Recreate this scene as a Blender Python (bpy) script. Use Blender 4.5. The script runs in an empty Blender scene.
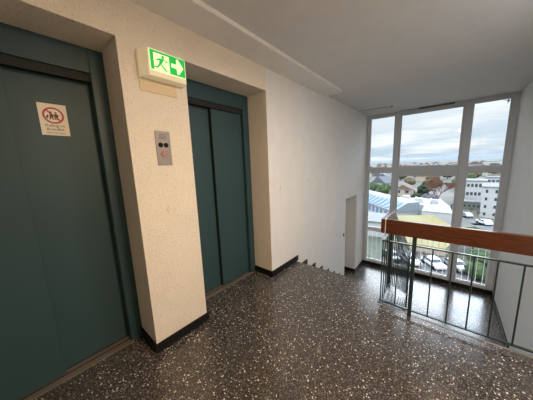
import bpy, bmesh, math, random
from mathutils import Vector, Matrix
random.seed(7)
C = bpy.context.scene.collection
sc = bpy.context.scene

# ------------------------------------------------------------------ camera
cam = bpy.data.cameras.new('camera'); co = bpy.data.objects.new('camera', cam); C.objects.link(co)
sc.camera = co
R3 = Vector((0.7632846, 0.64502794, -0.03654568)); U3 = Vector((-0.07604846, 0.14587644, 0.98637554)); F3 = Vector((-0.64157093, 0.75010601, -0.16039862))
m = Matrix((R3, U3, -F3)).transposed().to_4x4(); m.translation = Vector((1.8475, 0, 1.6)); co.matrix_world = m
cam.sensor_fit = 'HORIZONTAL'; cam.sensor_width = 36; cam.lens = 36 * 214.08 / 533; cam.clip_start = 0.05; cam.clip_end = 20000

# ------------------------------------------------------------------ world: thin streaky overcast
w = bpy.data.worlds.new('sky'); sc.world = w; w.use_nodes = True
nt = w.node_tree; N = nt.nodes; L = nt.links; N.clear()
out = N.new('ShaderNodeOutputWorld'); bg = N.new('ShaderNodeBackground'); L.new(bg.outputs[0], out.inputs[0])
tc = N.new('ShaderNodeTexCoord'); sep = N.new('ShaderNodeSeparateXYZ'); L.new(tc.outputs['Generated'], sep.inputs[0])
grad = N.new('ShaderNodeValToRGB'); L.new(sep.outputs[2], grad.inputs[0])
e = grad.color_ramp.elements
e[0].position = 0.0; e[0].color = (0.50, 0.60, 0.70, 1)
e[1].position = 0.5; e[1].color = (0.70, 0.82, 1.0, 1)   # brightness towards the zenith is added below
for p, c in ((0.06, (0.55, 0.68, 0.79, 1)), (0.14, (0.72, 0.79, 0.86, 1)), (0.26, (0.80, 0.85, 0.92, 1))):
    q = e.new(p); q.color = c
mp = N.new('ShaderNodeMapping'); mp.inputs['Scale'].default_value = (1.6, 1.6, 13); mp.inputs['Rotation'].default_value = (0.04, 0.05, 0); L.new(tc.outputs['Generated'], mp.inputs[0])
nz = N.new('ShaderNodeTexNoise'); nz.inputs['Scale'].default_value = 2.2; nz.inputs['Detail'].default_value = 6; nz.inputs['Roughness'].default_value = 0.55; L.new(mp.outputs[0], nz.inputs[0])
cr = N.new('ShaderNodeValToRGB'); cr.color_ramp.elements[0].position = 0.46; cr.color_ramp.elements[1].position = 0.62; L.new(nz.outputs[0], cr.inputs[0])
mx = N.new('ShaderNodeMix'); mx.data_type = 'RGBA'; L.new(cr.outputs[0], mx.inputs[0]); L.new(grad.outputs[0], mx.inputs[6]); mx.inputs[7].default_value = (0.90, 0.92, 0.95, 1)
L.new(mx.outputs[2], bg.inputs[0])
zr = N.new('ShaderNodeMapRange'); zr.interpolation_type = 'SMOOTHSTEP'; L.new(sep.outputs[2], zr.inputs[0])   # overcast sky, brightened above the view to light the room
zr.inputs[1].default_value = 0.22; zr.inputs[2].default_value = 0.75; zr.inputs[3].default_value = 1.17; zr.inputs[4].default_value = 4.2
dp = N.new('ShaderNodeVectorMath'); dp.operation = 'DOT_PRODUCT'; L.new(tc.outputs['Generated'], dp.inputs[0])   # bright sky patch above the view, added to light room and floor
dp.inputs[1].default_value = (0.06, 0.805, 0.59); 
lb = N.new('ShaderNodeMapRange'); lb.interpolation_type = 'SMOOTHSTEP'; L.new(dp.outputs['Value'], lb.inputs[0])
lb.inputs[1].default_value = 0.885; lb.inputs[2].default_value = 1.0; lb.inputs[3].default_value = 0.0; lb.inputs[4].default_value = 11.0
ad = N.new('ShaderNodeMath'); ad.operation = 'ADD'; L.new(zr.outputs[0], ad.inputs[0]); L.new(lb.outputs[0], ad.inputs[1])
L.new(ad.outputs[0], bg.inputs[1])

# weak veiled sun for the city outside
sd = bpy.data.lights.new('sun', 'SUN'); sd.energy = 0.6; sd.angle = 0.35; sd.color = (1, 0.95, 0.88)
so = bpy.data.objects.new('sun', sd); C.objects.link(so); so.rotation_euler = (math.radians(48), 0, math.radians(-30))

# lamp light of the ceiling fixture above the landing (its housing is built further down)
ld = bpy.data.lights.new('ceiling_lamp_light', 'AREA'); ld.shape = 'DISK'; ld.size = 0.34; ld.energy = 70; ld.color = (1.0, 0.715, 0.46)
lo = bpy.data.objects.new('ceiling_lamp_light', ld); C.objects.link(lo); lo.location = (2.15, 0.95, 2.72)
ld2 = bpy.data.lights.new('stair_fill_light', 'AREA'); ld2.shape = 'DISK'; ld2.size = 0.34; ld2.energy = 31; ld2.color = (0.86, 0.94, 1.0)  # cool fill lamp added out of view to brighten walls and window frames
lo2 = bpy.data.objects.new('stair_fill_light', ld2); C.objects.link(lo2); lo2.location = (2.25, 2.35, 2.72)

sc.view_settings.view_transform = 'Standard'; sc.view_settings.look = 'None'; sc.view_settings.gamma = 1
sc.view_settings.use_curve_mapping = False; sc.view_settings.exposure = 0.0
sc.cycles.max_bounces = 10; sc.cycles.diffuse_bounces = 6; sc.cycles.glossy_bounces = 4; sc.cycles.transparent_max_bounces = 12
sc.cycles.sample_clamp_indirect = 6

# ------------------------------------------------------------------ materials
def mat(name, col, rough=0.6, metal=0, spec=None, coat=0):
    M = bpy.data.materials.new(name); M.use_nodes = True
    b = M.node_tree.nodes['Principled BSDF']
    b.inputs['Base Color'].default_value = (*col, 1); b.inputs['Roughness'].default_value = rough; b.inputs['Metallic'].default_value = metal
    if spec is not None: b.inputs['Specular IOR Level'].default_value = spec
    if coat: b.inputs['Coat Weight'].default_value = coat; b.inputs['Coat Roughness'].default_value = 0.15
    return M
def nodes(M): return M.node_tree.nodes, M.node_tree.links, M.node_tree.nodes['Principled BSDF']
def objco(N, L, scale=(1, 1, 1)):
    t = N.new('ShaderNodeTexCoord'); p = N.new('ShaderNodeMapping'); p.inputs['Scale'].default_value = scale
    L.new(t.outputs['Object'], p.inputs[0]); return p.outputs[0]
def mixc(N, L, fac, a, b):
    x = N.new('ShaderNodeMix'); x.data_type = 'RGBA'
    for s, v in ((0, fac), (6, a), (7, b)):
        if hasattr(v, 'links'): L.new(v, x.inputs[s])
        else: x.inputs[s].default_value = v if s == 0 else (*v, 1)
    return x.outputs[2]
def ramp(N, L, src, p0, p1, c0=0, c1=1):
    r = N.new('ShaderNodeMapRange'); L.new(src, r.inputs[0]); r.inputs[1].default_value = p0; r.inputs[2].default_value = p1
    r.inputs[3].default_value = c0; r.inputs[4].default_value = c1; return r.outputs[0]
def noise(N, L, co_, s, d=2, r=0.5):
    n = N.new('ShaderNodeTexNoise'); n.inputs['Scale'].default_value = s; n.inputs['Detail'].default_value = d; n.inputs['Roughness'].default_value = r
    L.new(co_, n.inputs[0]); return n.outputs[0]
def bump(N, L, b, h, strength, dist=0.003):
    k = N.new('ShaderNodeBump'); k.inputs['Strength'].default_value = strength; k.inputs['Distance'].default_value = dist
    L.new(h, k.inputs['Height']); L.new(k.outputs[0], b.inputs['Normal'])
def plaster(name, col, dark, amount, bstr, scale=42):
    M = mat(name, col, 0.85, spec=0.2); N, L, b = nodes(M); c = objco(N, L)
    n1 = noise(N, L, c, scale, 3, 0.6); f = ramp(N, L, n1, amount, amount + 0.06)
    n2 = noise(N, L, c, 5, 3); base = mixc(N, L, ramp(N, L, n2, 0.3, 0.7), tuple(x * 0.95 for x in col), col)
    L.new(mixc(N, L, f, base, dark), b.inputs['Base Color'])
    bump(N, L, b, noise(N, L, c, scale * 0.75, 5, 0.7), bstr, 0.003 + 0.005 * (bstr > 0.9)); return M
M_rough = plaster('rough_cream_plaster', (0.80, 0.73, 0.62), (0.60, 0.49, 0.36), 0.595, 1.0, 74)
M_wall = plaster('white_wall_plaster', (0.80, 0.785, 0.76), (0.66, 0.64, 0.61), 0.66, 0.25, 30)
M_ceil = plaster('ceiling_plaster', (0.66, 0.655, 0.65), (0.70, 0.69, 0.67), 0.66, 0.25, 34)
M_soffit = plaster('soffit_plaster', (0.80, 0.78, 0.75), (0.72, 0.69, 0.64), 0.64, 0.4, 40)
def terrazzo(name, base, s=55, tone=1.0):
    M = mat(name, base, 0.28, spec=0.8); N, L, b = nodes(M); c = objco(N, L)
    v = N.new('ShaderNodeTexVoronoi'); v.inputs['Scale'].default_value = s; L.new(c, v.inputs[0])
    wn = N.new('ShaderNodeTexWhiteNoise'); wn.noise_dimensions = '3D'; L.new(v.outputs['Position'], wn.inputs[0])
    sp = N.new('ShaderNodeSeparateColor'); L.new(wn.outputs['Color'], sp.inputs[0])
    size = ramp(N, L, sp.outputs[1], 0, 1, 0.20, 0.52)
    lt = N.new('ShaderNodeMath'); lt.operation = 'LESS_THAN'; L.new(v.outputs['Distance'], lt.inputs[0]); L.new(size, lt.inputs[1])
    cr = N.new('ShaderNodeValToRGB'); cr.color_ramp.interpolation = 'CONSTANT'; L.new(sp.outputs[0], cr.inputs[0])
    e = cr.color_ramp.elements; t = tone
    e[0].position = 0; e[0].color = (0.035, 0.03, 0.028, 1)
    e[1].position = 0.30; e[1].color = (0.10 * t, 0.085 * t, 0.075 * t, 1)
    for p, k in ((0.50, (0.20, 0.165, 0.14)), (0.66, (0.06, 0.05, 0.05)), (0.78, (0.33, 0.28, 0.235)), (0.88, (0.80, 0.72, 0.61)), (0.95, (0.98, 0.94, 0.86))):
        q = e.new(p); q.color = (*[x * t for x in k], 1)
    v2 = N.new('ShaderNodeTexVoronoi'); v2.inputs['Scale'].default_value = s * 2.3; L.new(c, v2.inputs[0])
    sp2 = N.new('ShaderNodeSeparateColor'); L.new(v2.outputs['Color'], sp2.inputs[0])
    fine = mixc(N, L, ramp(N, L, sp2.outputs[0], 0.80, 0.84), base, (0.22 * t, 0.19 * t, 0.165 * t))
    L.new(mixc(N, L, lt.outputs[0], fine, cr.outputs[0]), b.inputs['Base Color'])
    L.new(ramp(N, L, noise(N, L, c, 3, 4), 0.3, 0.7, 0.18, 0.28), b.inputs['Roughness'])
    return M
M_floor = terrazzo('dark_terrazzo', (0.034, 0.029, 0.025), 82, 0.72)
M_skirt = mat('black_skirting_stone', (0.006, 0.006, 0.006), 0.5, spec=0.25)
def teal(name, col, rough):
    M = mat(name, col, rough, spec=0.4); N, L, b = nodes(M); c = objco(N, L, (1, 1, 0.6))
    bump(N, L, b, noise(N, L, c, 90, 2), 0.06, 0.002)
    L.new(mixc(N, L, ramp(N, L, noise(N, L, c, 2.0, 4), 0.3, 0.7), tuple(x * 0.92 for x in col), col), b.inputs['Base Color']); return M
M_teal = teal('teal_door_paint', (0.030, 0.070, 0.080), 0.5)
M_tealf = teal('teal_frame_paint', (0.026, 0.062, 0.072), 0.45)
M_gap = mat('dark_gap', (0.006, 0.008, 0.008), 0.7)
M_metal = mat('worn_sill_metal', (0.22, 0.19, 0.16), 0.5, 0.5)
M_steel = mat('brushed_steel', (0.24, 0.215, 0.19), 0.5, 0.6)
M_frame = mat('grey_window_paint', (0.56, 0.585, 0.61), 0.45)
M_white = mat('white_window_paint', (0.74, 0.74, 0.72), 0.5)
M_rail = mat('dark_green_rail_paint', (0.020, 0.040, 0.042), 0.25, 0.2, coat=0.4)
M_black = mat('black_plastic', (0.004, 0.004, 0.004), 0.7, spec=0.2)
M_pale = mat('pale_joint_strip', (0.75, 0.72, 0.66), 0.5)
M_plastic = mat('cream_plastic', (0.80, 0.76, 0.66), 0.4)
M_sticker = mat('sticker_paper', (0.80, 0.74, 0.60), 0.5)
M_red = mat('sticker_red', (0.40, 0.02, 0.02), 0.5)
M_redbtn = mat('red_button_ring', (0.42, 0.13, 0.09), 0.5)
M_ink = mat('sticker_ink', (0.05, 0.035, 0.03), 0.6)
M_wood = mat('red_brown_wood', (0.23, 0.07, 0.022), 0.17, spec=0.6)
N_, L_, b_ = nodes(M_wood); c_ = objco(N_, L_, (1, 1, 14)); n_ = noise(N_, L_, c_, 6, 6, 0.6)
L_.new(mixc(N_, L_, ramp(N_, L_, n_, 0.3, 0.7), (0.048, 0.015, 0.006), (0.105, 0.034, 0.013)), b_.inputs['Base Color'])
def glass():
    M = bpy.data.materials.new('window_glass'); M.use_nodes = True; N = M.node_tree.nodes; L = M.node_tree.links; N.clear()
    o = N.new('ShaderNodeOutputMaterial'); mx = N.new('ShaderNodeMixShader'); t = N.new('ShaderNodeBsdfTransparent'); g = N.new('ShaderNodeBsdfGlossy')
    t.inputs[0].default_value = (0.97, 0.985, 0.98, 1); g.inputs['Roughness'].default_value = 0.0
    lw = N.new('ShaderNodeFresnel'); lw.inputs[0].default_value = 1.3
    L.new(lw.outputs[0], mx.inputs[0]); L.new(t.outputs[0], mx.inputs[1]); L.new(g.outputs[0], mx.inputs[2]); L.new(mx.outputs[0], o.inputs[0]); return M
M_glass = glass()
def emis(name, col, s):
    M = mat(name, tuple(min(1, x) for x in col), 0.4); b = M.node_tree.nodes['Principled BSDF']
    b.inputs['Emission Color'].default_value = (*col, 1); b.inputs['Emission Strength'].default_value = s; return M
M_egreen = emis('lit_green_sign', (0.0, 0.36, 0.045), 0.85)
M_ewhite = emis('lit_white_sign', (0.70, 0.90, 0.50), 0.72)
M_eedge = emis('lit_sign_edge', (0.80, 0.78, 0.50), 0.35)
M_house = emis('glowing_sign_housing', (0.80, 0.72, 0.50), 0.16)
M_lamp = emis('lamp_diffuser', (1.0, 0.75, 0.5), 3.0)

# ------------------------------------------------------------------ helpers
def box(bm, x0, x1, y0, y1, z0, z1, mi=0):
    vs = [bm.verts.new((x, y, z)) for x in (x0, x1) for y in (y0, y1) for z in (z0, z1)]
    for f in ((0, 1, 3, 2), (4, 6, 7, 5), (0, 4, 5, 1), (2, 3, 7, 6), (0, 2, 6, 4), (1, 5, 7, 3)):
        bm.faces.new([vs[i] for i in f]).material_index = mi
def prism(bm, pts, axis, a, b, mi=0):
    """pts: 2D outline in the two other axes (in xyz order), extruded along axis from a to b"""
    def P(p, t):
        q = list(p); q.insert(axis, t); return q
    A = [bm.verts.new(P(p, a)) for p in pts]; B = [bm.verts.new(P(p, b)) for p in pts]; n = len(pts)
    fs = [bm.faces.new(A), bm.faces.new(B[::-1])] + [bm.faces.new((A[i], B[i], B[(i + 1) % n], A[(i + 1) % n])) for i in range(n)]
    for f in fs: f.material_index = mi
def tube(bm, p0, p1, r0, r1=None, n=10):
    p0, p1 = Vector(p0), Vector(p1); r1 = r0 if r1 is None else r1
    d = (p1 - p0); 
    if d.length < 1e-6: return
    d.normalize(); a = d.orthogonal().normalized(); b = d.cross(a)
    A = [bm.verts.new(p0 + (a * math.cos(t) + b * math.sin(t)) * r0) for t in [2 * math.pi * i / n for i in range(n)]]
    B = [bm.verts.new(p1 + (a * math.cos(t) + b * math.sin(t)) * r1) for t in [2 * math.pi * i / n for i in range(n)]]
    bm.faces.new(A[::-1]); bm.faces.new(B)
    for i in range(n): bm.faces.new((A[i], A[(i + 1) % n], B[(i + 1) % n], B[i]))
def obj(name, bm, mats, parent=None, bevel=0, loc=None, smooth=False):
    bmesh.ops.recalc_face_normals(bm, faces=bm.faces)
    me = bpy.data.meshes.new(name); bm.to_mesh(me); bm.free()
    for k in (mats if isinstance(mats, (list, tuple)) else [mats]): me.materials.append(k)
    o = bpy.data.objects.new(name, me); C.objects.link(o)
    if parent: o.parent = parent
    if loc is not None: o.location = loc
    if bevel:
        b = o.modifiers.new('bevel', 'BEVEL'); b.width = bevel; b.segments = 2; b.limit_method = 'ANGLE'
    if smooth:
        for p in me.polygons: p.use_smooth = True
    return o
def tag(o, label=None, cat=None, group=None, kind=None):
    if label: o['label'] = label
    if cat: o['category'] = cat
    if group: o['group'] = group
    if kind: o['kind'] = kind
    return o
def struct(o, label, cat): return tag(o, label, cat, kind='structure')
def empty(name, loc=(0, 0, 0), rz=0):
    o = bpy.data.objects.new(name, None); C.objects.link(o); o.location = loc; o.rotation_euler = (0, 0, rz); o.empty_display_size = 0.1; return o
def bx(name, x0, x1, y0, y1, z0, z1, m_, parent=None, bevel=0):
    """one box mesh with its origin at the box centre base"""
    c = Vector(((x0 + x1) / 2, (y0 + y1) / 2, z0)); off = parent.location if parent else Vector()
    bm = bmesh.new(); box(bm, x0 - c.x, x1 - c.x, y0 - c.y, y1 - c.y, 0, z1 - z0)
    return obj(name, bm, m_, parent, bevel, c - off)
def copy_tree(o, parent=None):
    c = o.copy(); C.objects.link(c); c.parent = parent
    for ch in list(o.children): copy_tree(ch, c)
    return c

# ------------------------------------------------------------------ room shell
H = 2.838; T = 2.53; LZ = -1.494; W = 6.643; RX = 2.80
Y1, Y2, Y3 = 0.605, 1.118, 2.226; YB = -2.5; RUN = 0.31; RISE = 1.494 / 8; YS = 2.86
# left wall: 0 rough cream plaster round the lifts, 1 smooth white beyond
bm = bmesh.new()
box(bm, -0.55, 0, YB, -0.503, 0, T); box(bm, -0.55, 0, Y1, Y2, 0, T); box(bm, -0.55, 0, YB, Y3, T, 3.0)
box(bm, -0.55, 0, Y3, Y3 + 0.004, 0, 3.0)
box(bm, -0.55, 0, Y3 + 0.004, 5.10, -3.2, 3.0, 1); box(bm, -0.55, 0, 5.10, 5.91, 0.73, 3.0, 1); box(bm, -0.55, 0, 5.91, 6.9, -3.2, 3.0, 1)
box(bm, -2.0, -0.55, 5.91, 6.0, LZ - 0.1, 3.0, 1); box(bm, -2.0, -0.55, 5.0, 5.10, LZ - 0.1, 3.0, 1); box(bm, -2.1, -2.0, 5.0, 6.0, LZ - 0.1, 3.0, 1)
box(bm, -2.0, -0.55, 5.10, 5.91, 0.80, 0.9, 1)
box(bm, -0.70, -0.55, YB, Y3 + 0.1, -0.1, 3.0)
struct(obj('wall_left', bm, [M_rough, M_wall]), 'long left wall, rough cream plaster at the lifts and smooth white towards the window', 'wall')
struct(bx('wall_right', RX, RX + 0.2, YB, 6.9, -3.2, 3.0, M_wall), 'plain white right wall running to the big window', 'wall')
struct(bx('wall_back', -0.1, RX + 0.1, YB - 0.2, YB, -0.2, 3.0, M_wall), 'white wall at the back end of the landing', 'wall')
bm = bmesh.new(); box(bm, -0.1, RX + 0.1, W, 6.9, -3.4, LZ - 0.01)
struct(obj('wall_front', bm, M_wall), 'wall strip below the tall stairwell window', 'wall')
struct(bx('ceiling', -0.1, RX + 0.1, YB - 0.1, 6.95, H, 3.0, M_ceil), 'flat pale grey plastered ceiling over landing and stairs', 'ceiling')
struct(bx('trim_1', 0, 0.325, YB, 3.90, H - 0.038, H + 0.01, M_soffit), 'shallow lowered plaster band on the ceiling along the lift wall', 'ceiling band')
# floors
bm = bmesh.new()
box(bm, -0.55, RX, YB, 2.48, -0.20, 0); box(bm, -0.05, 1.335, 2.48, YS, -0.20, 0)
floor = struct(obj('floor', bm, M_floor), 'dark speckled terrazzo floor of the upper landing', 'floor')
bm = bmesh.new(); box(bm, -0.02, RX + 0.02, 4.78, W + 0.02, LZ - 0.2, LZ); box(bm, -2.0, -0.02, 5.10, 5.91, LZ - 0.2, LZ)
struct(obj('lower_landing_floor', bm, M_floor), 'dark speckled terrazzo floor of the lower landing below the window', 'floor')
bm = bmesh.new(); box(bm, -0.1, RX + 0.1, 1.5, 6.7, -3.4, -3.2)
struct(obj('basement_landing_floor', bm, M_floor), 'terrazzo floor one storey further down', 'floor')
bm = bmesh.new(); box(bm, -0.1, RX + 0.1, 1.3, 1.5, -3.4, -0.2)
struct(obj('wall_under_landing', bm, M_wall), 'wall closing the stairwell under the landing', 'wall')
# stairs going down to the lower landing (origin at the top nosing)
pts = []
for k in range(8):
    pts += [(YS + RUN * k, -RISE * k), (YS + RUN * k, -RISE * (k + 1))]
pts = [(YS, -0.001)] + pts[1:] 
pts += [(YS + RUN * 7 - 0.001, LZ - 0.16), (YS, -0.26)]
bm = bmesh.new(); prism(bm, pts[:-2] + [(5.085, LZ - 0.18), (YS, -0.30)], 0, 0.001, 1.335)
struct(obj('stairs', bm, M_floor), 'terrazzo stair flight going down along the left wall', 'stairs')
pts = []
Y0 = 4.78
for k in range(9):
    pts += [(Y0 - 0.31 * k, LZ - RISE * k), (Y0 - 0.31 * k, LZ - RISE * (k + 1))]
bm = bmesh.new(); prism(bm, [(Y0, LZ - 0.001)] + pts[1:] + [(Y0 - 0.31 * 8 - 0.01, LZ - RISE * 9 - 0.02), (Y0, LZ - 0.28)], 0, 1.62, RX)
struct(obj('lower_stairs', bm, M_floor), 'next terrazzo stair flight turning back down under the landing', 'stairs')
M_edge = mat('pale_stone_edge', (0.24, 0.22, 0.20), 0.3)
struct(bx('trim_2', 1.335, RX, 2.462, 2.484, -0.2, 0.003, M_edge), 'pale stone edge strip of the landing under the railing', 'floor edge')
# skirtings
BH = 0.085; BT = 0.015
def skirt(name, boxes, label, cat='baseboard', polys=()):
    bm = bmesh.new()
    for b in boxes: box(bm, *b)
    for p in polys: prism(bm, p, 0, -0.004, BT)
    struct(obj(name, bm, M_skirt, bevel=0.002), label, cat)
skirt('baseboard_left', [(-0.335, BT, Y1 - BT, Y1, 0, BH), (0, BT, Y1, Y2, 0, BH), (-0.335, BT, Y2, Y2 + BT, 0, BH)], 'black skirting round the foot of the plaster pillar between the lifts')
st = []
for k in range(1, 8):
    z = -RISE * k; y0 = YS + RUN * (k - 1)
    st.append((-0.004, BT, y0, min(y0 + RUN + 0.055, 5.10), z, z + BH))
skirt('baseboard_stairs', [(-0.335, BT, Y3 - BT, Y3, 0, BH), (0, BT, Y3, YS + 0.055, 0, BH)] + st, 'black stepped skirting on the left wall along landing and stairs')
skirt('baseboard_window', [(0.0, BT, 5.91, W - 0.03, LZ, LZ + BH), (-0.6, 0, 5.895, 5.91, LZ, LZ + BH), (0, RX, W - 0.035, W - 0.02, LZ, LZ + 0.10)], 'black skirting under the window and beside the lower doorway')
skirt('baseboard_right', [(RX - BT, RX, 4.78, W - 0.03, LZ, LZ + 0.07)], 'thin black skirting along the right wall of the lower landing')

# ------------------------------------------------------------------ lifts
FX = -0.33
def lift(name, ya, yb, label, flip=False):
    r = empty(name, (FX, (ya + yb) / 2, 0)); struct(r, label, 'elevator door')
    ia, ib = ya + 0.10, yb - 0.10; sx = ia + 0.455
    # frame: jambs and header
    bx('door_jamb', FX - 0.12, FX, ya, ia, 0, T, M_tealf, r, 0.004)
    bx('door_jamb', FX - 0.12, FX, ib, yb, 0, T, M_tealf, r, 0.004)
    bx('door_header', FX - 0.12, FX, ia, ib, 2.35, T, M_tealf, r, 0.004)
    da, db = ((0.085, 0.05), (0.135, 0.095)) if not flip else ((0.135, 0.095), (0.085, 0.05))
    bx('door_panel', FX - db[0], FX - db[1], sx - 0.012 * (not flip) - 0.03 * flip, ib, 0.012, 2.30, M_teal, r, 0.003)
    bx('door_panel', FX - da[0], FX - da[1], ia, sx, 0.012, 2.30, M_teal, r, 0.003)
    if flip: bx('door_edge_seal', FX - 0.0945, FX - 0.052, sx - 0.040, sx - 0.0305, 0.012, 2.30, M_gap, r)
    bx('door_gap', FX - 0.16, FX - 0.14, ia, ib, 0.0, 2.34, M_gap, r)
    bx('header_shade_strip', FX - 0.048, FX - 0.018, ia, ib, 2.29, 2.352, M_gap, r)  # black strip standing in for the shade under the header
    s = bx('door_sill', FX - 0.14, FX + 0.025, ia - 0.02, ib + 0.015, -0.004, 0.006, M_metal, r, 0.001)
    for q in (0.105, 0.045):
        bx('sill_groove', FX - q, FX - q + 0.012, ia, ib, 0.006, 0.0068, M_gap, None).parent = r
    for ch in r.children:
        if ch.name.startswith('sill_groove'): ch.location = ch.location - r.location
    return r
lift('door_1', -0.503, Y1, 'nearer lift with dark teal sliding doors and a warning sticker')
lift('door_2', Y2, Y3, 'farther lift with dark teal sliding doors beyond the plaster pillar', True)

# warning sticker on the nearer lift
st = empty('warning_sticker', (FX - 0.0935, 0.262, 1.99)); tag(st, 'cream square warning sticker with red prohibition ring on the nearer lift door', 'sign')
SX = FX - 0.0935
def face_prim(name, mat_, parent, fn, d0, d1):
    bm = bmesh.new(); fn(bm, d0, d1); return obj(name, bm, mat_, parent)
bm = bmesh.new(); box(bm, 0, 0.0012, -0.077, 0.077, -0.112, 0.112); obj('paper', bm, M_sticker, st)
def ring(bm, cy, cz, r0, r1, x0, x1, n=40):
    P = []
    for i in range(n):
        a = 2 * math.pi * i / n; ca, sa = math.cos(a), math.sin(a)
        P.append([bm.verts.new((x, cy + r * ca, cz + r * sa)) for x in (x0, x1) for r in (r0, r1)])
    for i in range(n):
        a, b = P[i], P[(i + 1) % n]
        bm.faces.new((a[2], a[3], b[3], b[2])); bm.faces.new((a[1], b[1], b[3], a[3])); bm.faces.new((a[0], a[2], b[2], b[0])); bm.faces.new((a[0], b[0], b[1], a[1]))
bm = bmesh.new(); ring(bm, 0, 0.030, 0.047, 0.058, 0.0012, 0.0022)
prism(bm, [(-0.042, 0.066), (-0.035, 0.073), (0.042, -0.006), (0.035, -0.013)], 0, 0.0012, 0.0021); obj('prohibition_ring', bm, M_red, st)
bm = bmesh.new()
for (cy, cz, r) in ((-0.012, 0.052, 0.006), (0.014, 0.050, 0.006)): prism(bm, [(cy + r * math.cos(a / 12 * 6.283), cz + r * math.sin(a / 12 * 6.283)) for a in range(12)], 0, 0.0012, 0.0019)
prism(bm, [(-0.02, 0.044), (-0.004, 0.044), (-0.003, 0.02), (0.0, 0.0), (-0.007, 0.0), (-0.012, 0.018), (-0.018, 0.0), (-0.024, 0.0), (-0.02, 0.022)], 0, 0.0012, 0.0019)
prism(bm, [(0.006, 0.042), (0.022, 0.042), (0.03, 0.028), (0.024, 0.024), (0.022, 0.0), (0.016, 0.0), (0.013, 0.018), (0.009, 0.0), (0.004, 0.0), (0.006, 0.022)], 0, 0.0012, 0.0019)
prism(bm, [(-0.034, 0.006), (-0.026, 0.020), (-0.028, 0.036), (-0.040, 0.022), (-0.040, 0.010)], 0, 0.0012, 0.0019)
obj('pictogram', bm, M_ink, st)
def text(name, s, size, loc, m_, parent, ext=0.0006):
    cu = bpy.data.curves.new(name, 'FONT'); cu.body = s; cu.size = size; cu.align_x = 'CENTER'; cu.align_y = 'CENTER'; cu.extrude = ext; cu.materials.append(m_)
    t = bpy.data.objects.new(name + '_curve', cu); C.objects.link(t); bpy.context.view_layer.update()
    me = bpy.data.meshes.new_from_object(t); bpy.data.objects.remove(t)
    o = bpy.data.objects.new(name, me); C.objects.link(o); o.parent = parent; o.location = loc; o.rotation_euler = (math.pi / 2, 0, math.pi / 2); return o
text('lettering', 'Aufzug im\nBrandfall', 0.027, (0.0018, 0, -0.056), M_ink, st)
text('lettering', 'nicht benutzen', 0.0175, (0.0018, 0, -0.094), M_ink, st)

# ------------------------------------------------------------------ things on the pillar
sg = empty('exit_sign', (0, 0.92, 2.375)); tag(sg, 'lit green and white emergency exit sign box with running figure and right arrow', 'exit sign')
bm = bmesh.new()   # tapered housing
prism(bm, [(0.0, -0.198), (0.035, -0.198), (0.095, -0.150), (0.095, 0.148), (0.03, 0.160), (0, 0.160)], 2, -0.080, 0.108)
obj('housing', bm, M_house, sg, 0.006)
bm = bmesh.new(); box(bm, 0.095, 0.099, -0.142, 0.143, -0.040, 0.108); lpan = obj('light_panel', bm, M_ewhite, sg, 0.002)
bm = bmesh.new()
prism(bm, [(0.008, -0.034), (0.137, -0.034), (0.137, 0.102), (0.008, 0.102)], 0, 0.099, 0.1005)
prism(bm, [(-0.136, -0.034), (-0.112, -0.034), (-0.112, 0.102), (-0.136, 0.102)], 0, 0.099, 0.1005)
prism(bm, [(-0.112, 0.088), (0.008, 0.088), (0.008, 0.102), (-0.112, 0.102)], 0, 0.099, 0.1005)
obj('green_field', bm, M_egreen, lpan)
bm = bmesh.new()
prism(bm, [(0.022, 0.019), (0.066, 0.019), (0.066, -0.020), (0.080, -0.024), (0.124, 0.034), (0.080, 0.092), (0.066, 0.088), (0.066, 0.049), (0.022, 0.049)], 0, 0.1005, 0.102)
obj('arrow', bm, M_ewhite, lpan)
bm = bmesh.new(); X0, X1 = 0.099, 0.1006
prism(bm, [(-0.040 + 0.011 * math.cos(a / 12 * 6.283), 0.072 + 0.011 * math.sin(a / 12 * 6.283)) for a in range(12)], 0, X0, X1)
for p in ([(-0.068, 0.056), (-0.040, 0.060), (-0.036, 0.050), (-0.056, 0.016), (-0.072, 0.022)],
          [(-0.068, 0.056), (-0.062, 0.048), (-0.088, 0.034), (-0.092, 0.044)], [(-0.040, 0.060), (-0.034, 0.050), (-0.012, 0.036), (-0.006, 0.044)],
          [(-0.072, 0.022), (-0.056, 0.016), (-0.034, -0.002), (-0.044, -0.010)], [(-0.034, -0.002), (-0.044, -0.010), (-0.022, -0.030), (-0.014, -0.022)],
          [(-0.072, 0.022), (-0.060, 0.018), (-0.084, -0.016), (-0.110, -0.016), (-0.110, -0.006), (-0.090, -0.006)]):
    prism(bm, p, 0, X0, X1)
obj('running_figure', bm, M_egreen, lpan)
bm = bmesh.new(); box(bm, 0, 0.006, -0.148, 0.147, -0.046, 0.046)
tag(obj('cover_plate', bm, mat('cover_plate_paint', (0.66, 0.53, 0.34), 0.6), None, 0.003, (0, 0.872, 2.245)), 'cream rectangular cover plate on the pillar just under the exit sign', 'cover plate')
cp = empty('call_panel', (0, 0.855, 1.77)); tag(cp, 'brushed steel lift call panel with two black displays on the pillar', 'call panel')
bm = bmesh.new(); box(bm, 0, 0.006, -0.061, 0.061, -0.139, 0.139); obj('face_plate', bm, M_steel, cp, 0.002)
def disc(name, y, z, r, x0, x1, m_, parent, n=24):
    bm = bmesh.new(); prism(bm, [(y + r * math.cos(a / n * 6.2832), z + r * math.sin(a / n * 6.2832)) for a in range(n)], 0, x0, x1); return obj(name, bm, m_, parent, 0.001)
disc('direction_display', -0.024, 0.027, 0.0195, 0.005, 0.009, M_black, cp); disc('direction_display', 0.021, 0.027, 0.0195, 0.005, 0.009, M_black, cp)
b = disc('call_button', -0.002, -0.045, 0.018, 0.006, 0.012, M_steel, cp)
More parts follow.
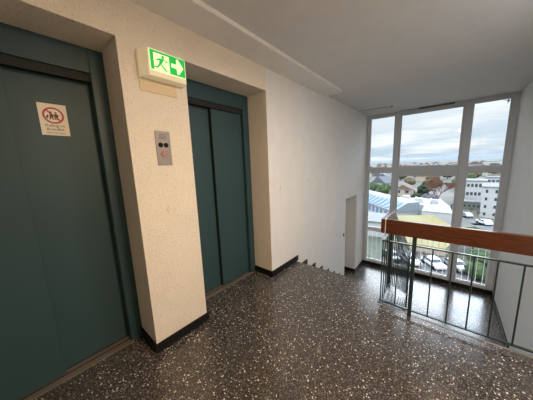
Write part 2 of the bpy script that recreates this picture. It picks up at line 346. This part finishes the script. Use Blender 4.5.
bm = bmesh.new(); ring(bm, -0.002, -0.045, 0.018, 0.029, 0.006, 0.009); obj('button_ring', bm, M_redbtn, cp)
bm = bmesh.new()
for k in range(4): box(bm, 0.0055, 0.0065, -0.03, 0.03, 0.075 + k * 0.012, 0.079 + k * 0.012)
obj('slots', bm, M_ink, cp)
bm = bmesh.new(); ring(bm, 0, 0, 0.0, 0.040, 0, 0.004)
ring(bm, 0, 0, 0.027, 0.033, 0.004, 0.007)
o = obj('junction_cover', bm, M_rough, None, 0, (0, 0.868, 1.25)); tag(o, 'small round painted-over junction cover low on the plaster pillar', 'junction cover')
def oval(name, y, z, ry, rz, m_, label, cat):
    r = empty(name, (0, y, z)); tag(r, label, cat)
    bm = bmesh.new(); prism(bm, [(ry * math.cos(a / 24 * 6.2832), rz * math.sin(a / 24 * 6.2832)) for a in range(24)], 0, 0, 0.008); obj('cover', bm, m_, r, 0.002)
    bm = bmesh.new(); box(bm, 0.008, 0.012, -ry * 0.45, ry * 0.45, -rz * 0.4, rz * 0.4); obj('rocker', bm, m_, r, 0.001)
oval('light_switch', 2.50, 1.265, 0.036, 0.045, M_plastic, 'small pale oval light switch on the white wall just past the farther lift', 'light switch')
oval('wall_socket', 3.28, 1.32, 0.036, 0.038, M_plastic, 'small round pale wall cap above the stairs on the left wall', 'wall cap')
oval('door_button', 4.99, -0.14, 0.030, 0.045, M_ink, 'small dark push button on the left wall beside the lower doorway', 'push button')

# ------------------------------------------------------------------ stair railing
rl = empty('stair_railing', (1.36, 2.46, 0)); tag(rl, 'dark green steel railing with red-brown wooden handrail round the stairwell', 'railing')
o0 = rl.location
def part(name, fn, m_, bevel=0, parent=rl):
    bm = bmesh.new(); fn(bm)
    for v in bm.verts: v.co -= o0
    return obj(name, bm, m_, parent, bevel)
RY = 2.46
part('handrail', lambda b: box(b, 1.384, RX - 0.01, RY - 0.022, RY + 0.022, 0.848, 1.0), M_wood, 0.004)
part('handrail_joint', lambda b: box(b, 1.379, 1.385, RY - 0.0225, RY + 0.022, 0.846, 1.0005), M_pale)
SL = RISE / RUN
def sz(y): return -SL * (y - YS)      # nosing line height
def side(b):
    prism(b, [(RY - 0.022, 0.848), (RY - 0.022, 1.0), (2.95, 1.0), (5.02, 1.0 - SL * 2.07), (5.02, 0.848 - SL * 2.07), (2.92, 0.848)], 0, 1.340, 1.380)
part('handrail', side, M_wood, 0.004)
def bar(x, y, z0, z1, r=0.0062, name='baluster'): part(name, lambda b: tube(b, (x, y, z0), (x, y, z1), r, n=8), M_rail)
part('top_rail', lambda b: box(b, 1.352, RX, RY - 0.012, RY + 0.012, 0.757, 0.770), M_rail, 0.002)
part('bottom_rail', lambda b: box(b, 1.352, RX, RY - 0.012, RY + 0.012, 0.055, 0.068), M_rail, 0.002)
part('top_rail', lambda b: prism(b, [(RY, 0.757), (RY, 0.770), (2.95, 0.770), (5.0, 0.770 - SL * 2.05), (5.0, 0.757 - SL * 2.05), (2.95, 0.757)], 0, 1.353, 1.377), M_rail)
part('bottom_rail', lambda b: prism(b, [(RY, 0.055), (RY, 0.068), (2.90, 0.068), (5.0, 0.068 - SL * 2.08), (5.0, 0.055 - SL * 2.08), (2.90, 0.055)], 0, 1.353, 1.377), M_rail)
bar(1.365, RY, 0.06, 0.765)
for k in range(1, 11):
    x = 1.365 + 0.141 * k
    if k in (2,) or x > RX - 0.02: continue
    bar(x, RY, 0.06, 0.765)
for y in (2.57, 2.68, 2.79): bar(1.365, y, 0.06, 0.765)
y = 3.05
while y < 4.95: bar(1.365, y, 0.06 - SL * (y - 2.90), 0.765 - SL * (y - 2.95)); y += 0.14
def post(x, y, z0, z1, w=0.017): part('post', lambda b: box(b, x - w, x + w, y - w, y + w, z0, z1), M_rail, 0.003)
post(1.640, RY, 0.0, 0.85); post(1.362, 2.915, 0.0, 0.86, 0.018); post(1.362, 4.985, LZ, -0.28); post(2.66, RY, 0.0, 0.85)

# ------------------------------------------------------------------ window wall
wn = empty('window_1', (RX / 2, W, LZ)); struct(wn, 'floor to ceiling grey framed stairwell window looking over the town', 'window')
def wb(name, x0, x1, z0, z1, y0=W - 0.01, y1=W + 0.07, m_=M_frame, bev=0.004, parent=wn):
    return bx(name, x0, x1, y0, y1, z0, z1, m_, parent, bev)
wb('window_jamb', 0.0, 0.085, LZ, H - 0.002); wb('window_jamb', RX - 0.105, RX - 0.002, LZ, H - 0.002)
wb('mullion', 0.672, 0.79, LZ, H - 0.002, W - 0.03); wb('mullion', 2.012, 2.145, LZ, H - 0.002, W - 0.03)
wb('window_head', 0.085, RX - 0.105, H - 0.085, H - 0.002)
wb('transom', 0.085, RX - 0.105, 1.28, 1.415, W - 0.02)
wb('transom', 0.085, RX - 0.105, -0.42, -0.33, W - 0.005, m_=M_white)
wb('window_sill', 0.10, RX - 0.11, LZ, LZ + 0.165, W - 0.02, m_=M_white)
cols = ((0.085, 0.672), (0.79, 2.012), (2.145, RX - 0.105))
rows = ((1.415, H - 0.085), (-0.33, 1.28), (LZ + 0.165, -0.42))
for ci, (a, b) in enumerate(cols):
    for ri, (c, d) in enumerate(rows):
        fr = 0.035 if ci == 1 and ri < 2 else (0.014 if ri < 2 else 0.018)
        mm = M_white if ri == 2 else M_frame
        top = 0.09 if ci == 1 and ri == 1 else fr
        bm = bmesh.new(); o = wn.location; y0, y1 = (W - 0.028, W + 0.05) if fr > 0.04 else (W + 0.01, W + 0.05)
        y0 -= o.y; y1 -= o.y; A, B, Cc, D = a - o.x, b - o.x, c - o.z, d - o.z
        box(bm, A, A + fr, y0, y1, Cc, D); box(bm, B - fr, B, y0, y1, Cc, D); box(bm, A + fr, B - fr, y0, y1, Cc, Cc + fr); box(bm, A + fr, B - fr, y0, y1, D - top, D)
        sash = obj('sash', bm, mm, wn, 0.003)
        bm = bmesh.new(); box(bm, A + fr - 0.004, B - fr + 0.004, W + 0.028 - o.y, W + 0.034 - o.y, Cc + fr - 0.004, D - top + 0.004)
        obj('pane', bm, M_glass, sash)
# window handle on the middle sash and hinge at the top right corner
hd = wb('window_handle', 1.945, 1.965, 0.42, 0.54, W - 0.055, W - 0.035, M_metal, 0.004)
# outer balustrade of thin pale bars
bl = empty('window_balustrade', (RX / 2, 6.86, LZ)); tag(bl, 'pale thin vertical safety bars outside the lowest window panes', 'balustrade')
bx('balustrade_rail', 0.02, RX - 0.02, 6.845, 6.875, -0.385, -0.365, M_white, bl, 0.002); bx('balustrade_rail', 0.02, RX - 0.02, 6.845, 6.875, LZ + 0.05, LZ + 0.07, M_white, bl, 0.002)
k = 0; x = 0.08
while x < RX - 0.04:
    bm = bmesh.new(); tube(bm, (x - RX / 2, 0, 0.07), (x - RX / 2, 0, 1.11), 0.0055, n=8); obj('balustrade_bar', bm, M_white, bl); x += 0.122
# small fittings by the window
op = empty('window_opener', (1.5, 6.585, 2.80)); tag(op, 'slim dark window opener drive fixed over the middle top pane', 'window opener')
bm = bmesh.new(); box(bm, -0.33, 0.33, -0.02, 0.02, 0, 0.034); obj('drive_case', bm, mat('opener_case', (0.10, 0.095, 0.09), 0.4, 0.5), op, 0.004)
bm = bmesh.new(); box(bm, -0.20, 0.24, -0.023, -0.02, 0.012, 0.024); obj('drive_slot', bm, M_steel, op)
bm = bmesh.new(); tube(bm, (-0.70, 0, 0.03), (-0.33, 0, 0.024), 0.005); obj('drive_cable', bm, M_ink, op)
dt = empty('ceiling_cable', (0.4, 5.88, H)); tag(dt, 'thin dark cable with a small clip on the ceiling left of the window', 'cable')
bm = bmesh.new(); tube(bm, (-0.38, -0.12, -0.006), (0.30, 0.0, -0.006), 0.0045); obj('wire', bm, M_metal, dt)
bm = bmesh.new(); prism(bm, [(0.32 + 0.028 * math.cos(a / 16 * 6.2832), 0.0 + 0.028 * math.sin(a / 16 * 6.2832)) for a in range(16)], 2, -0.02, 0.0); obj('clip', bm, M_metal, dt, 0.002)
sn = empty('window_contact', (2.645, 6.60, 2.70)); tag(sn, 'tiny white contact sensor in the top right corner of the window', 'sensor')
bm = bmesh.new(); box(bm, -0.02, 0.02, 0, 0.025, -0.025, 0.02); obj('sensor_case', bm, M_white, sn, 0.003)
bm = bmesh.new(); tube(bm, (0, 0.012, -0.025), (-0.01, 0.012, -0.06), 0.004); tube(bm, (0, 0.012, 0), (-0.07, 0.012, 0.015), 0.004); obj('wire', bm, M_metal, sn)
lp = empty('ceiling_lamp', (2.15, 0.95, H)); tag(lp, 'round warm ceiling lamp over the upper landing', 'lamp')
bm = bmesh.new(); tube(bm, (0, 0, 0), (0, 0, -0.10), 0.19, 0.17, 32); obj('lamp_diffuser', bm, M_lamp, lp)

lq = empty('stair_fill_lamp', (2.25, 2.35, H)); tag(lq, 'round cool white fill lamp added out of view over the landing railing', 'lamp')  # housing of the added cool fill lamp, outside the view
bm = bmesh.new(); tube(bm, (0, 0, 0), (0, 0, -0.10), 0.19, 0.17, 32); obj('lamp_diffuser', bm, emis('cool_fill_diffuser', (0.95, 0.97, 1.0), 2.0), lq)

# ------------------------------------------------------------------ the town outside
G = -17.0
def simple(name, col, r=0.85, c2=None, s=0.3):
    col = tuple(x * 0.62 for x in col); c2 = c2 and tuple(x * 0.62 for x in c2)
    M = mat(name, col, r, spec=0.2)
    if c2:
        N, L, b = nodes(M); c = objco(N, L); L.new(mixc(N, L, ramp(N, L, noise(N, L, c, s, 5, 0.6), 0.35, 0.65), col, c2), b.inputs['Base Color'])
    return M
M_wh = simple('white_render', (0.82, 0.82, 0.82)); M_cream = simple('cream_render', (0.78, 0.66, 0.52)); M_win = mat('dark_window_glass', (0.05, 0.06, 0.08), 0.2)
M_blueglass = mat('blue_roof_glass', (0.14, 0.24, 0.42), 0.25); M_bluewall = simple('pale_blue_roof_metal', (0.42, 0.48, 0.53), 0.5)
M_sheet = simple('pale_sheet_roof', (0.52, 0.60, 0.62), 0.6, (0.40, 0.48, 0.50), 0.25); M_moss = simple('yellow_green_roof', (0.40, 0.33, 0.16), 0.95, (0.46, 0.42, 0.24), 0.18)
M_asph = simple('asphalt', (0.20, 0.20, 0.21), 0.9, (0.27, 0.27, 0.27), 0.2); M_groof = simple('grey_gravel_roof', (0.33, 0.34, 0.35), 0.95, (0.42, 0.42, 0.42), 1.0)
M_tile = simple('red_tile_roof', (0.36, 0.24, 0.20), 0.9, (0.30, 0.21, 0.19), 1.0); M_slate = simple('slate_roof', (0.22, 0.23, 0.26), 0.8)
M_con = simple('dark_conifer_green', (0.035, 0.055, 0.035), 1, (0.07, 0.10, 0.055), 0.7); M_hedge = simple('hedge_green', (0.06, 0.11, 0.045), 1, (0.12, 0.17, 0.08), 0.9)
M_bark = simple('bark_brown', (0.12, 0.09, 0.07)); M_rust = simple('rusty_bare_twigs', (0.30, 0.14, 0.10)); M_lil = simple('greyish_twigs', (0.22, 0.20, 0.24), 1)
M_hill = simple('wooded_hills', (0.16, 0.20, 0.19), 1, (0.22, 0.24, 0.24), 0.002)
# ground
gm = simple('town_ground', (0.14, 0.16, 0.12), 1, (0.34, 0.32, 0.30), 0.012)
bm = bmesh.new(); n = 24
gx = [-5000 + 10000 * i / n for i in range(n + 1)]
box(bm, -6000, 6000, 7.5, 9000, G - 1, G)
struct(obj('ground', bm, gm), 'town ground of gardens and yards seen far below the window', 'ground')
# hills
bm = bmesh.new(); n = 140; A = []; B = []
for i in range(n + 1):
    x = -8000 + 12000 * i / n; z = G + 45 + 20 * math.sin(i * 0.13 + 1) + 11 * math.sin(i * 0.41) + 4 * math.sin(i * 1.3)
    A.append((bm.verts.new((x, 6200, G - 5)), bm.verts.new((x, 7000, z)), bm.verts.new((x, 8200, G - 5))))
for i in range(n):
    for k in range(2): bm.faces.new((A[i][k], A[i + 1][k], A[i + 1][k + 1], A[i][k + 1]))
struct(obj('hills', bm, M_hill), 'low hazy hills along the horizon', 'hills')
# haze in the air over the valley
hm = bpy.data.materials.new('valley_haze'); hm.use_nodes = True; hN = hm.node_tree.nodes; hN.clear()
ho = hN.new('ShaderNodeOutputMaterial'); hv = hN.new('ShaderNodeVolumeScatter'); hv.inputs['Color'].default_value = (0.36, 0.60, 1.0, 1); hv.inputs['Density'].default_value = 0.00012; hv.inputs['Anisotropy'].default_value = -0.3
hm.node_tree.links.new(hv.outputs[0], ho.inputs['Volume'])
bm = bmesh.new(); box(bm, -5500, 5500, 900, 8900, G - 0.5, 34)
tag(obj('haze', bm, hm), 'thin bluish haze hanging over the far town', 'haze', kind='stuff')
# roads
def strip(name, pts, w_, m_, label, z=0.03):
    bm = bmesh.new(); 
    for (p, q) in zip(pts[:-1], pts[1:]):
        p, q = Vector((*p, 0)), Vector((*q, 0)); d = (q - p).normalized(); nn = Vector((-d.y, d.x, 0)) * w_ / 2; p -= d; q += d
        prism(bm, [(p + nn)[:2], (p - nn)[:2], (q - nn)[:2], (q + nn)[:2]], 2, G - 0.3, G + z)
    struct(obj(name, bm, m_), label, 'road')
strip('street', [(17, 68), (10.2, 83), (4.2, 98), (-2, 104)], 5, M_asph, 'grey street running past the white apartment blocks')
bm = bmesh.new(); box(bm, -7, 14, 30, 51, G - 0.3, G + 0.02)
struct(obj('car_park_ground', bm, M_asph), 'asphalt car park far below the window', 'ground')

def building(name, x0, x1, y0, y1, h, wallm, roofm, label, rz=0, floors=0, cols_=0, sidecols=0, cat='building', group=None, pitched=0, win=(1.4, 1.3), mats=None, band=False):
    cx, cy = (x0 + x1) / 2, (y0 + y1) / 2; a, b = (x1 - x0) / 2, (y1 - y0) / 2
    r = empty(name, (cx, cy, G), rz); tag(r, label, cat, group)
    bm = bmesh.new(); box(bm, -a, a, -b, b, -0.5, h); obj('wall', bm, wallm, r)
    bm = bmesh.new()
    if pitched: prism(bm, [(-a - 0.4, h - 0.1), (0, h + pitched), (a + 0.4, h - 0.1)], 1, -b - 0.4, b + 0.4)
    else: box(bm, -a - 0.25, a + 0.25, -b - 0.25, b + 0.25, h, h + 0.35)
    obj('roof', bm, roofm, r)
    for f in range(floors):
        z = h * (f + 0.5) / floors
        for c in range(cols_):
            x = -a + 2 * a * (c + 0.5) / cols_; bm = bmesh.new(); box(bm, x - win[0] / 2, x + win[0] / 2, -b - 0.06, -b + 0.05, z - win[1] / 2, z + win[1] / 2); obj('window', bm, M_win, r)
        for c in range(sidecols):
            y = -b + 2 * b * (c + 0.5) / sidecols
            bm = bmesh.new(); box(bm, -a - 0.06, -a + 0.05, y - win[0] / 2, y + win[0] / 2, z - win[1] / 2, z + win[1] / 2); obj('window', bm, M_win, r)
    return r
# low building with yellow-green roof just below the window
r = empty('low_building', (0, 50, G)); tag(r, 'low building with yellow green lean-to roof behind the parked cars', 'building')
poly = [(-7.5, 1.5), (2.4, 1.5), (3.6, 6), (3.6, 11), (-0.6, 16.3), (-7.5, 14)]
def slope(bm, poly, zlo, zhi, mi=0):
    A = [bm.verts.new((x, y, zlo if zlo is not None else 1.25 + (y - 1.5) * 0.207)) for x, y in poly]; B = [bm.verts.new((x, y, zhi + (y - 1.5) * 0.207)) for x, y in poly]; n = len(poly)
    bm.faces.new(A); bm.faces.new(B[::-1])
    for i in range(n): bm.faces.new((A[i], B[i], B[(i + 1) % n], A[(i + 1) % n]))
bm = bmesh.new(); slope(bm, poly, -0.5, 1.3); obj('wall', bm, M_cream, r)
bm = bmesh.new(); slope(bm, [(x * 1.03, (y - 8) * 1.03 + 8) for x, y in poly], None, 1.6); obj('roof', bm, M_moss, r)
# long office with skylights
a0 = math.atan2(0.76, -0.65)
r = empty('long_office', (-10.9, 72.8, G), a0); tag(r, 'long white office with rows of blue skylights in its pale sloping roof', 'building')
bm = bmesh.new(); box(bm, -2, 34, -7, 0, -0.5, 3.6); obj('wall', bm, M_wh, r)
bm = bmesh.new(); prism(bm, [(0.4, 3.5), (0.4, 3.8), (-3.6, 6.2), (-7, 6.4), (-7, 3.5)], 0, -2.3, 34.3)
for v in bm.verts: pass
obj('roof', bm, M_bluewall, r)
for k in range(13):
    x = -0.8 + k * 2.6
    bm = bmesh.new(); prism(bm, [(0.1, 4.05), (-2.9, 5.85), (-2.95, 6.0), (0.1, 4.2)], 0, x, x + 1.5); obj('skylight', bm, M_blueglass, r)
    bm = bmesh.new(); box(bm, x, x + 1.5, -0.02, 0.10, 1.2, 3.0); obj('window', bm, M_blueglass, r)
# flat pale roofed halls in the middle
r = empty('workshop_hall', (0, 68, G)); tag(r, 'wide hall with pale blue grey sheet roof and blue glazed strip', 'building')
poly = [(-3.0, 1.5), (3.4, 1.0), (2.6, 12), (0.4, 24), (-15.8, 24.3), (-3.0, 9.3)]
bm = bmesh.new(); prism(bm, poly, 2, -0.5, 4.7); obj('wall', bm, M_wh, r)
bm = bmesh.new(); prism(bm, poly, 2, 4.7, 5.1); 
obj('roof', bm, M_sheet, r)
for (x0, x1, y0, y1) in ((-2.2, -1.9, 3, 20), (0.2, 0.5, 3, 20), (-6.4, -6.1, 15, 22)):
    bm = bmesh.new(); prism(bm, [(y0, 5.1), (y1, 5.1), (y1, 5.9), (y0, 5.35)], 0, x0, x1); obj('skylight', bm, M_blueglass if x1 - x0 > 1 else M_wh, r)
for (x, y, s) in ((-5, 16, 1.1), (-1.0, 15, 0.9), (-9, 20, 1.0)):
    bm = bmesh.new(); box(bm, x - s, x + s, y - s, y + s, 5.1, 6.3); obj('roof_hatch', bm, M_wh, r)
building('gravel_roof_shed', -19.5, -9.5, 56, 66, 3.6, M_wh, M_groof, 'low white shed with grey gravel roof in front of the long office', 0.1)
building('cream_house', -17.5, -10.8, 117, 127, 5.4, M_cream, M_tile, 'cream gabled house left of the dark conifer', 0, 2, 2, 0, pitched=1.9)
building('apartment_block', 6.6, 13.2, 114, 124, 9.6, M_wh, M_groof, 'white three storey block with rows of dark windows beyond the street', -0.06, 3, 6, 0, win=(0.7, 1.2))
building('garden_wing', 5.6, 11.5, 106, 112, 2.6, simple('green_grey_render', (0.30, 0.34, 0.28)), M_groof, 'low green grey wing in front of the white three storey block', -0.06, 1, 5, 0, win=(0.6, 0.8))
building('white_tower_block', 10.7, 14.8, 93, 105, 9.4, M_wh, M_groof, 'tall plain white block with few windows nearest the right window frame', -0.10, 4, 2, 4, win=(0.55, 0.9))
building('terraced_block', 16.5, 25, 148, 160, 8.6, M_wh, M_slate, 'grey roofed terraced block behind the tall white block', -0.05, 3, 6, 0, win=(1.0, 0.9))
building('far_white_block', 2.0, 9.0, 300, 310, 14.5, simple('pale_pink_render', (0.80, 0.74, 0.70)), M_groof, 'white block standing above the town left of the right window bar', 0, 3, 4, 0, win=(1.1, 1.3))
building('far_gabled_house', 15.0, 26.0, 300, 312, 12.0, M_wh, M_tile, 'far white gabled house beside a dark tree on the skyline', 0, 2, 4, 0, pitched=3, win=(1.3, 1.3))
# scattered far houses
protos = []
for i, (wm, rm, lab) in enumerate(((M_wh, M_slate, 'distant white house with slate roof in the hazy town'), (M_cream, M_tile, 'distant cream house with red tiled roof in the town'), (M_wh, M_groof, 'distant flat roofed white block in the hazy town'))):
    w2, d2, h2 = ((5, 6, 6), (5, 5, 5.5), (9, 6, 10))[i]
    bm = bmesh.new(); box(bm, -w2, w2, -d2, d2, -0.5, h2)
    if i < 2: prism(bm, [(-w2 - .5, h2), (0, h2 + 4), (w2 + .5, h2)], 1, -d2 - .5, d2 + .5, 1)
    else: box(bm, -w2 - .2, w2 + .2, -d2 - .2, d2 + .2, h2, h2 + .5, 1)
    protos.append((obj('distant_house', bm, [wm, rm]), lab, ('slate roofed distant houses', 'red roofed distant houses', 'distant flat roofed blocks')[i]))
used = [False] * 3; placed = []
for j in range(170):
    Y = 150 * (1.028 ** j) * random.uniform(0.95, 1.05)
    if Y > 880: Y = random.uniform(170, 880)
    t = random.uniform(-0.262, 0.15); X = 1.85 + t * Y
    if Y < 330 and X > -14: continue
    if any(abs(X - a) < 20 and abs(Y - b) < 22 for a, b in placed) or (14 < X < 28 and 140 < Y < 168) or (-8 < X < 40 and 270 < Y < 335) or (0 < X < 22 and 185 < Y < 216): continue
    placed.append((X, Y)); i = random.choice((0, 0, 1, 2)); o, lab, grp = protos[i]
    if used[i]: o = o.copy(); C.objects.link(o)
    used[i] = True; o.location = (X, Y, G); o.rotation_euler.z = random.uniform(-0.6, 0.6); s = random.uniform(0.7, 1.15); o.scale = (s, s, s)
    tag(o, lab, 'house', grp)

# trees
def blob(bm, c, r, sq=1.0, seed=0, sub=2):
    rr = random.Random(seed); res = bmesh.ops.create_icosphere(bm, subdivisions=sub, radius=1)
    for v in res['verts']:
        k = r * (0.82 + 0.36 * rr.random()); v.co = Vector((v.co.x * k, v.co.y * k, v.co.z * k * sq)) + Vector(c)
def leafy(name, x, y, h, rad, m_, label, cat='tree', kind='round', group=None, z=G):
    r = empty(name, (x, y, z)); tag(r, label, cat, group)
    bm = bmesh.new(); tube(bm, (0, 0, -0.3), (0, 0, h * 0.5), rad * 0.12, rad * 0.07, 8); obj('trunk', bm, M_bark, r)
    bm = bmesh.new(); rr = random.Random(int(x * 31 + y))
    for k in range(26):
        f = rr.random(); a = rr.random() * 6.283
        if kind == 'cone': zz = h * (0.15 + 0.85 * f); q = rad * (1.08 - f)
        else: zz = h * (0.35 + 0.5 * f); q = rad * math.sin(math.pi * (0.2 + 0.65 * f)) 
        blob(bm, (q * 0.6 * math.cos(a), q * 0.6 * math.sin(a), zz), max(0.25, q * 0.55), 1.0, k)
    obj('crown', bm, m_, r); return r
def bare(name, x, y, h, m_, label, spread=0.6, seed=1, depth=5):
    rr = random.Random(seed); bm = bmesh.new(); r = empty(name, (x, y, G)); tag(r, label, 'tree')
    def br(p, d, l, rad, n):
        q = p + d * l; tube(bm, p, q, rad, rad * 0.65, 5)
        if n == 0: return
        for _ in range(3):
            dd = (d + Vector((rr.uniform(-1, 1), rr.uniform(-1, 1), rr.uniform(-0.3, 0.8))) * spread).normalized(); br(q, dd, l * rr.uniform(0.62, 0.85), max(rad * 0.62, 0.03), n - 1)
    br(Vector((0, 0, -0.2)), Vector((0, 0, 1)), h * 0.26, h * 0.022, depth)
    obj('branches', bm, m_, r); return r
leafy('conifer', -6.6, 117, 8.4, 3.6, M_con, 'big dark green conifer right of the cream house', kind='cone')
leafy('conifer', -14.5, 138, 7.0, 3.0, M_con, 'dark conifer behind the cream house roof', kind='cone')
leafy('leafy_bush', -3.6, 108, 4.6, 2.8, M_lil, 'greyish purple bush between conifer and rusty tree')
bare('rusty_tree', -0.8, 110, 12.5, M_rust, 'spreading bare rusty red tree beyond the hall roof', 0.8, 3, 7)
bare('rusty_tree', -2.5, 125, 10.0, M_rust, 'smaller bare reddish tree beside the spreading rusty tree', 0.8, 8, 6)
for x, y, h, q, lab in ((-31, 128, 7, 4, 'dark evergreen tree above the long office at the left pane'), (-25.5, 134, 6, 3.2, 'olive green tree next to the red roof beyond the long office'), (-23.5, 121, 6, 3, 'round bushy tree at the far end of the long office')):
    leafy('evergreen_tree', x, y, h, q, M_hedge, lab)
leafy('skyline_tree', 34.0, 298, 13.5, 5, M_con, 'dark tree on the skyline right of the far gabled house')
leafy('skyline_tree', 10.5, 200, 8, 4.5, M_hedge, 'green tree behind the white three storey block')
for x, y, h, lab in ((9.6, 91, 3.2, 'small reddish street tree nearest the tall white block'), (8.4, 97, 3.0, 'small bare street tree left of the reddish one'), (14.2, 84, 3.4, 'bare street tree in front of the tall white block')):
    bare('street_tree', x, y, h, M_rust, lab, 0.9, int(x * 7), 4)
for i, (x, y, h, q, lab) in enumerate(((6.6, 58, 5.2, 1.9, 'tall hedge tree left in the green row below the right window'), (10.6, 57, 5.6, 1.9, 'broad hedge tree in the middle of the green row below'), (15.6, 57, 5.0, 1.8, 'hedge tree at the right end of the green row below'))):
    leafy('hedge_tree', x, y, h, q, M_hedge, lab, group=None)
for x, y, q, lab in ((6.6, 44, 1.6, 'low round bush by the car park nearest the white car'), (10.2, 46, 1.5, 'low round bush right of the car park'), (7.4, 50.5, 1.8, 'round bush at the foot of the hedge trees')):
    leafy('garden_bush', x, y, 2.4, q, M_hedge, lab, 'bush')
bare('yard_tree', -0.7, 42.5, 4.5, M_bark, 'bare dark tree beside the parked cars', 0.7, 21, 4)
leafy('garden_bush', -9.5, 38.2, 2.6, 1.6, M_hedge, 'green bush in the garden below the left window pane', 'bush')

# cars
rt = random.Random(5); first = None; spots = []
for j in range(900):
    if len(spots) >= 60: break
    Y = rt.uniform(132, 420); X = 1.85 + rt.uniform(-0.27, 0.14) * Y
    if any(abs(X - a) < 17 and abs(Y - b) < 17 for a, b in placed) or any(abs(X - a) < 11.5 and abs(Y - b) < 11.5 for a, b in spots) or any(a < X < b and c < Y < d for a, b, c, d in ((4, 52, 260, 345), (-8, 18, 280, 332), (0, 22, 182, 218), (12, 32, 140, 170), (-38, -18, 115, 145), (-22, -8, 110, 150), (4, 18, 190, 210), (0, 16, 110, 134), (-8, 4, 120, 132))): continue
    spots.append((X, Y))
    if first is None: first = leafy('garden_tree', X, Y, 6.5, 3.8, simple('brown_green_leaves', (0.16, 0.15, 0.09), 1, (0.26, 0.19, 0.13), 0.5), 'brownish bushy garden tree among the houses beyond the halls', 'tree'); t = first
    else: t = copy_tree(first); t.location = (X, Y, G)
    t['group'] = 'garden trees beyond the halls'; t.rotation_euler.z = rt.uniform(0, 6); k = rt.uniform(0.7, 1.25); t.scale = (k, k, k)

def car(x, y, rz, m_, label):
    r = empty('car', (x, y, G + 0.04), rz); tag(r, label, 'car')
    bm = bmesh.new(); prism(bm, [(-2.1, 0.35), (-2.15, 0.75), (-1.9, 0.95), (-1.0, 1.02), (-0.45, 1.45), (1.0, 1.48), (1.75, 1.05), (2.1, 0.95), (2.12, 0.35)], 1, -0.85, 0.85); obj('body', bm, m_, r, 0.08)
    bm = bmesh.new(); prism(bm, [(-0.98, 1.04), (-0.46, 1.42), (1.0, 1.45), (1.65, 1.06)], 1, -0.87, 0.87)
    prism(bm, [(-1.02, 1.03), (-0.50, 1.45), (-0.46, 1.47), (-0.95, 1.0)], 1, -0.7, 0.7); obj('windows', bm, M_win, r)
    for a in (-1.35, 1.35):
        for b in (-0.85, 0.85):
            bm = bmesh.new(); tube(bm, (a, b - 0.1, 0.3), (a, b + 0.1, 0.3), 0.32, n=16); obj('wheel', bm, M_black, r)
P_w = mat('white_car_paint', (0.85, 0.86, 0.88), 0.2, coat=1); P_d = mat('dark_car_paint', (0.03, 0.035, 0.05), 0.2, coat=1); P_s = mat('silver_car_paint', (0.5, 0.52, 0.55), 0.25, 0.5)
car(0.9, 45.5, 2.2, P_w, 'white car parked beside the low lean-to roof, right of the bare dark tree')
car(3.9, 46.5, 2.2, P_s, 'silver car parked to the right of the white one')
car(-2.4, 44.8, 2.2, P_w, 'white car parked left of the bare dark tree')
car(-5.4, 44.5, 2.2, P_d, 'dark car parked at the left of the row')
car(13.6, 76, -1.15, P_d, 'dark car on the street in front of the tall white block')
car(10.4, 83.5, -1.15, P_w, 'white car on the street farther from the window')
car(7.0, 91.5, -1.15, P_s, 'silver car parked near the small street trees')
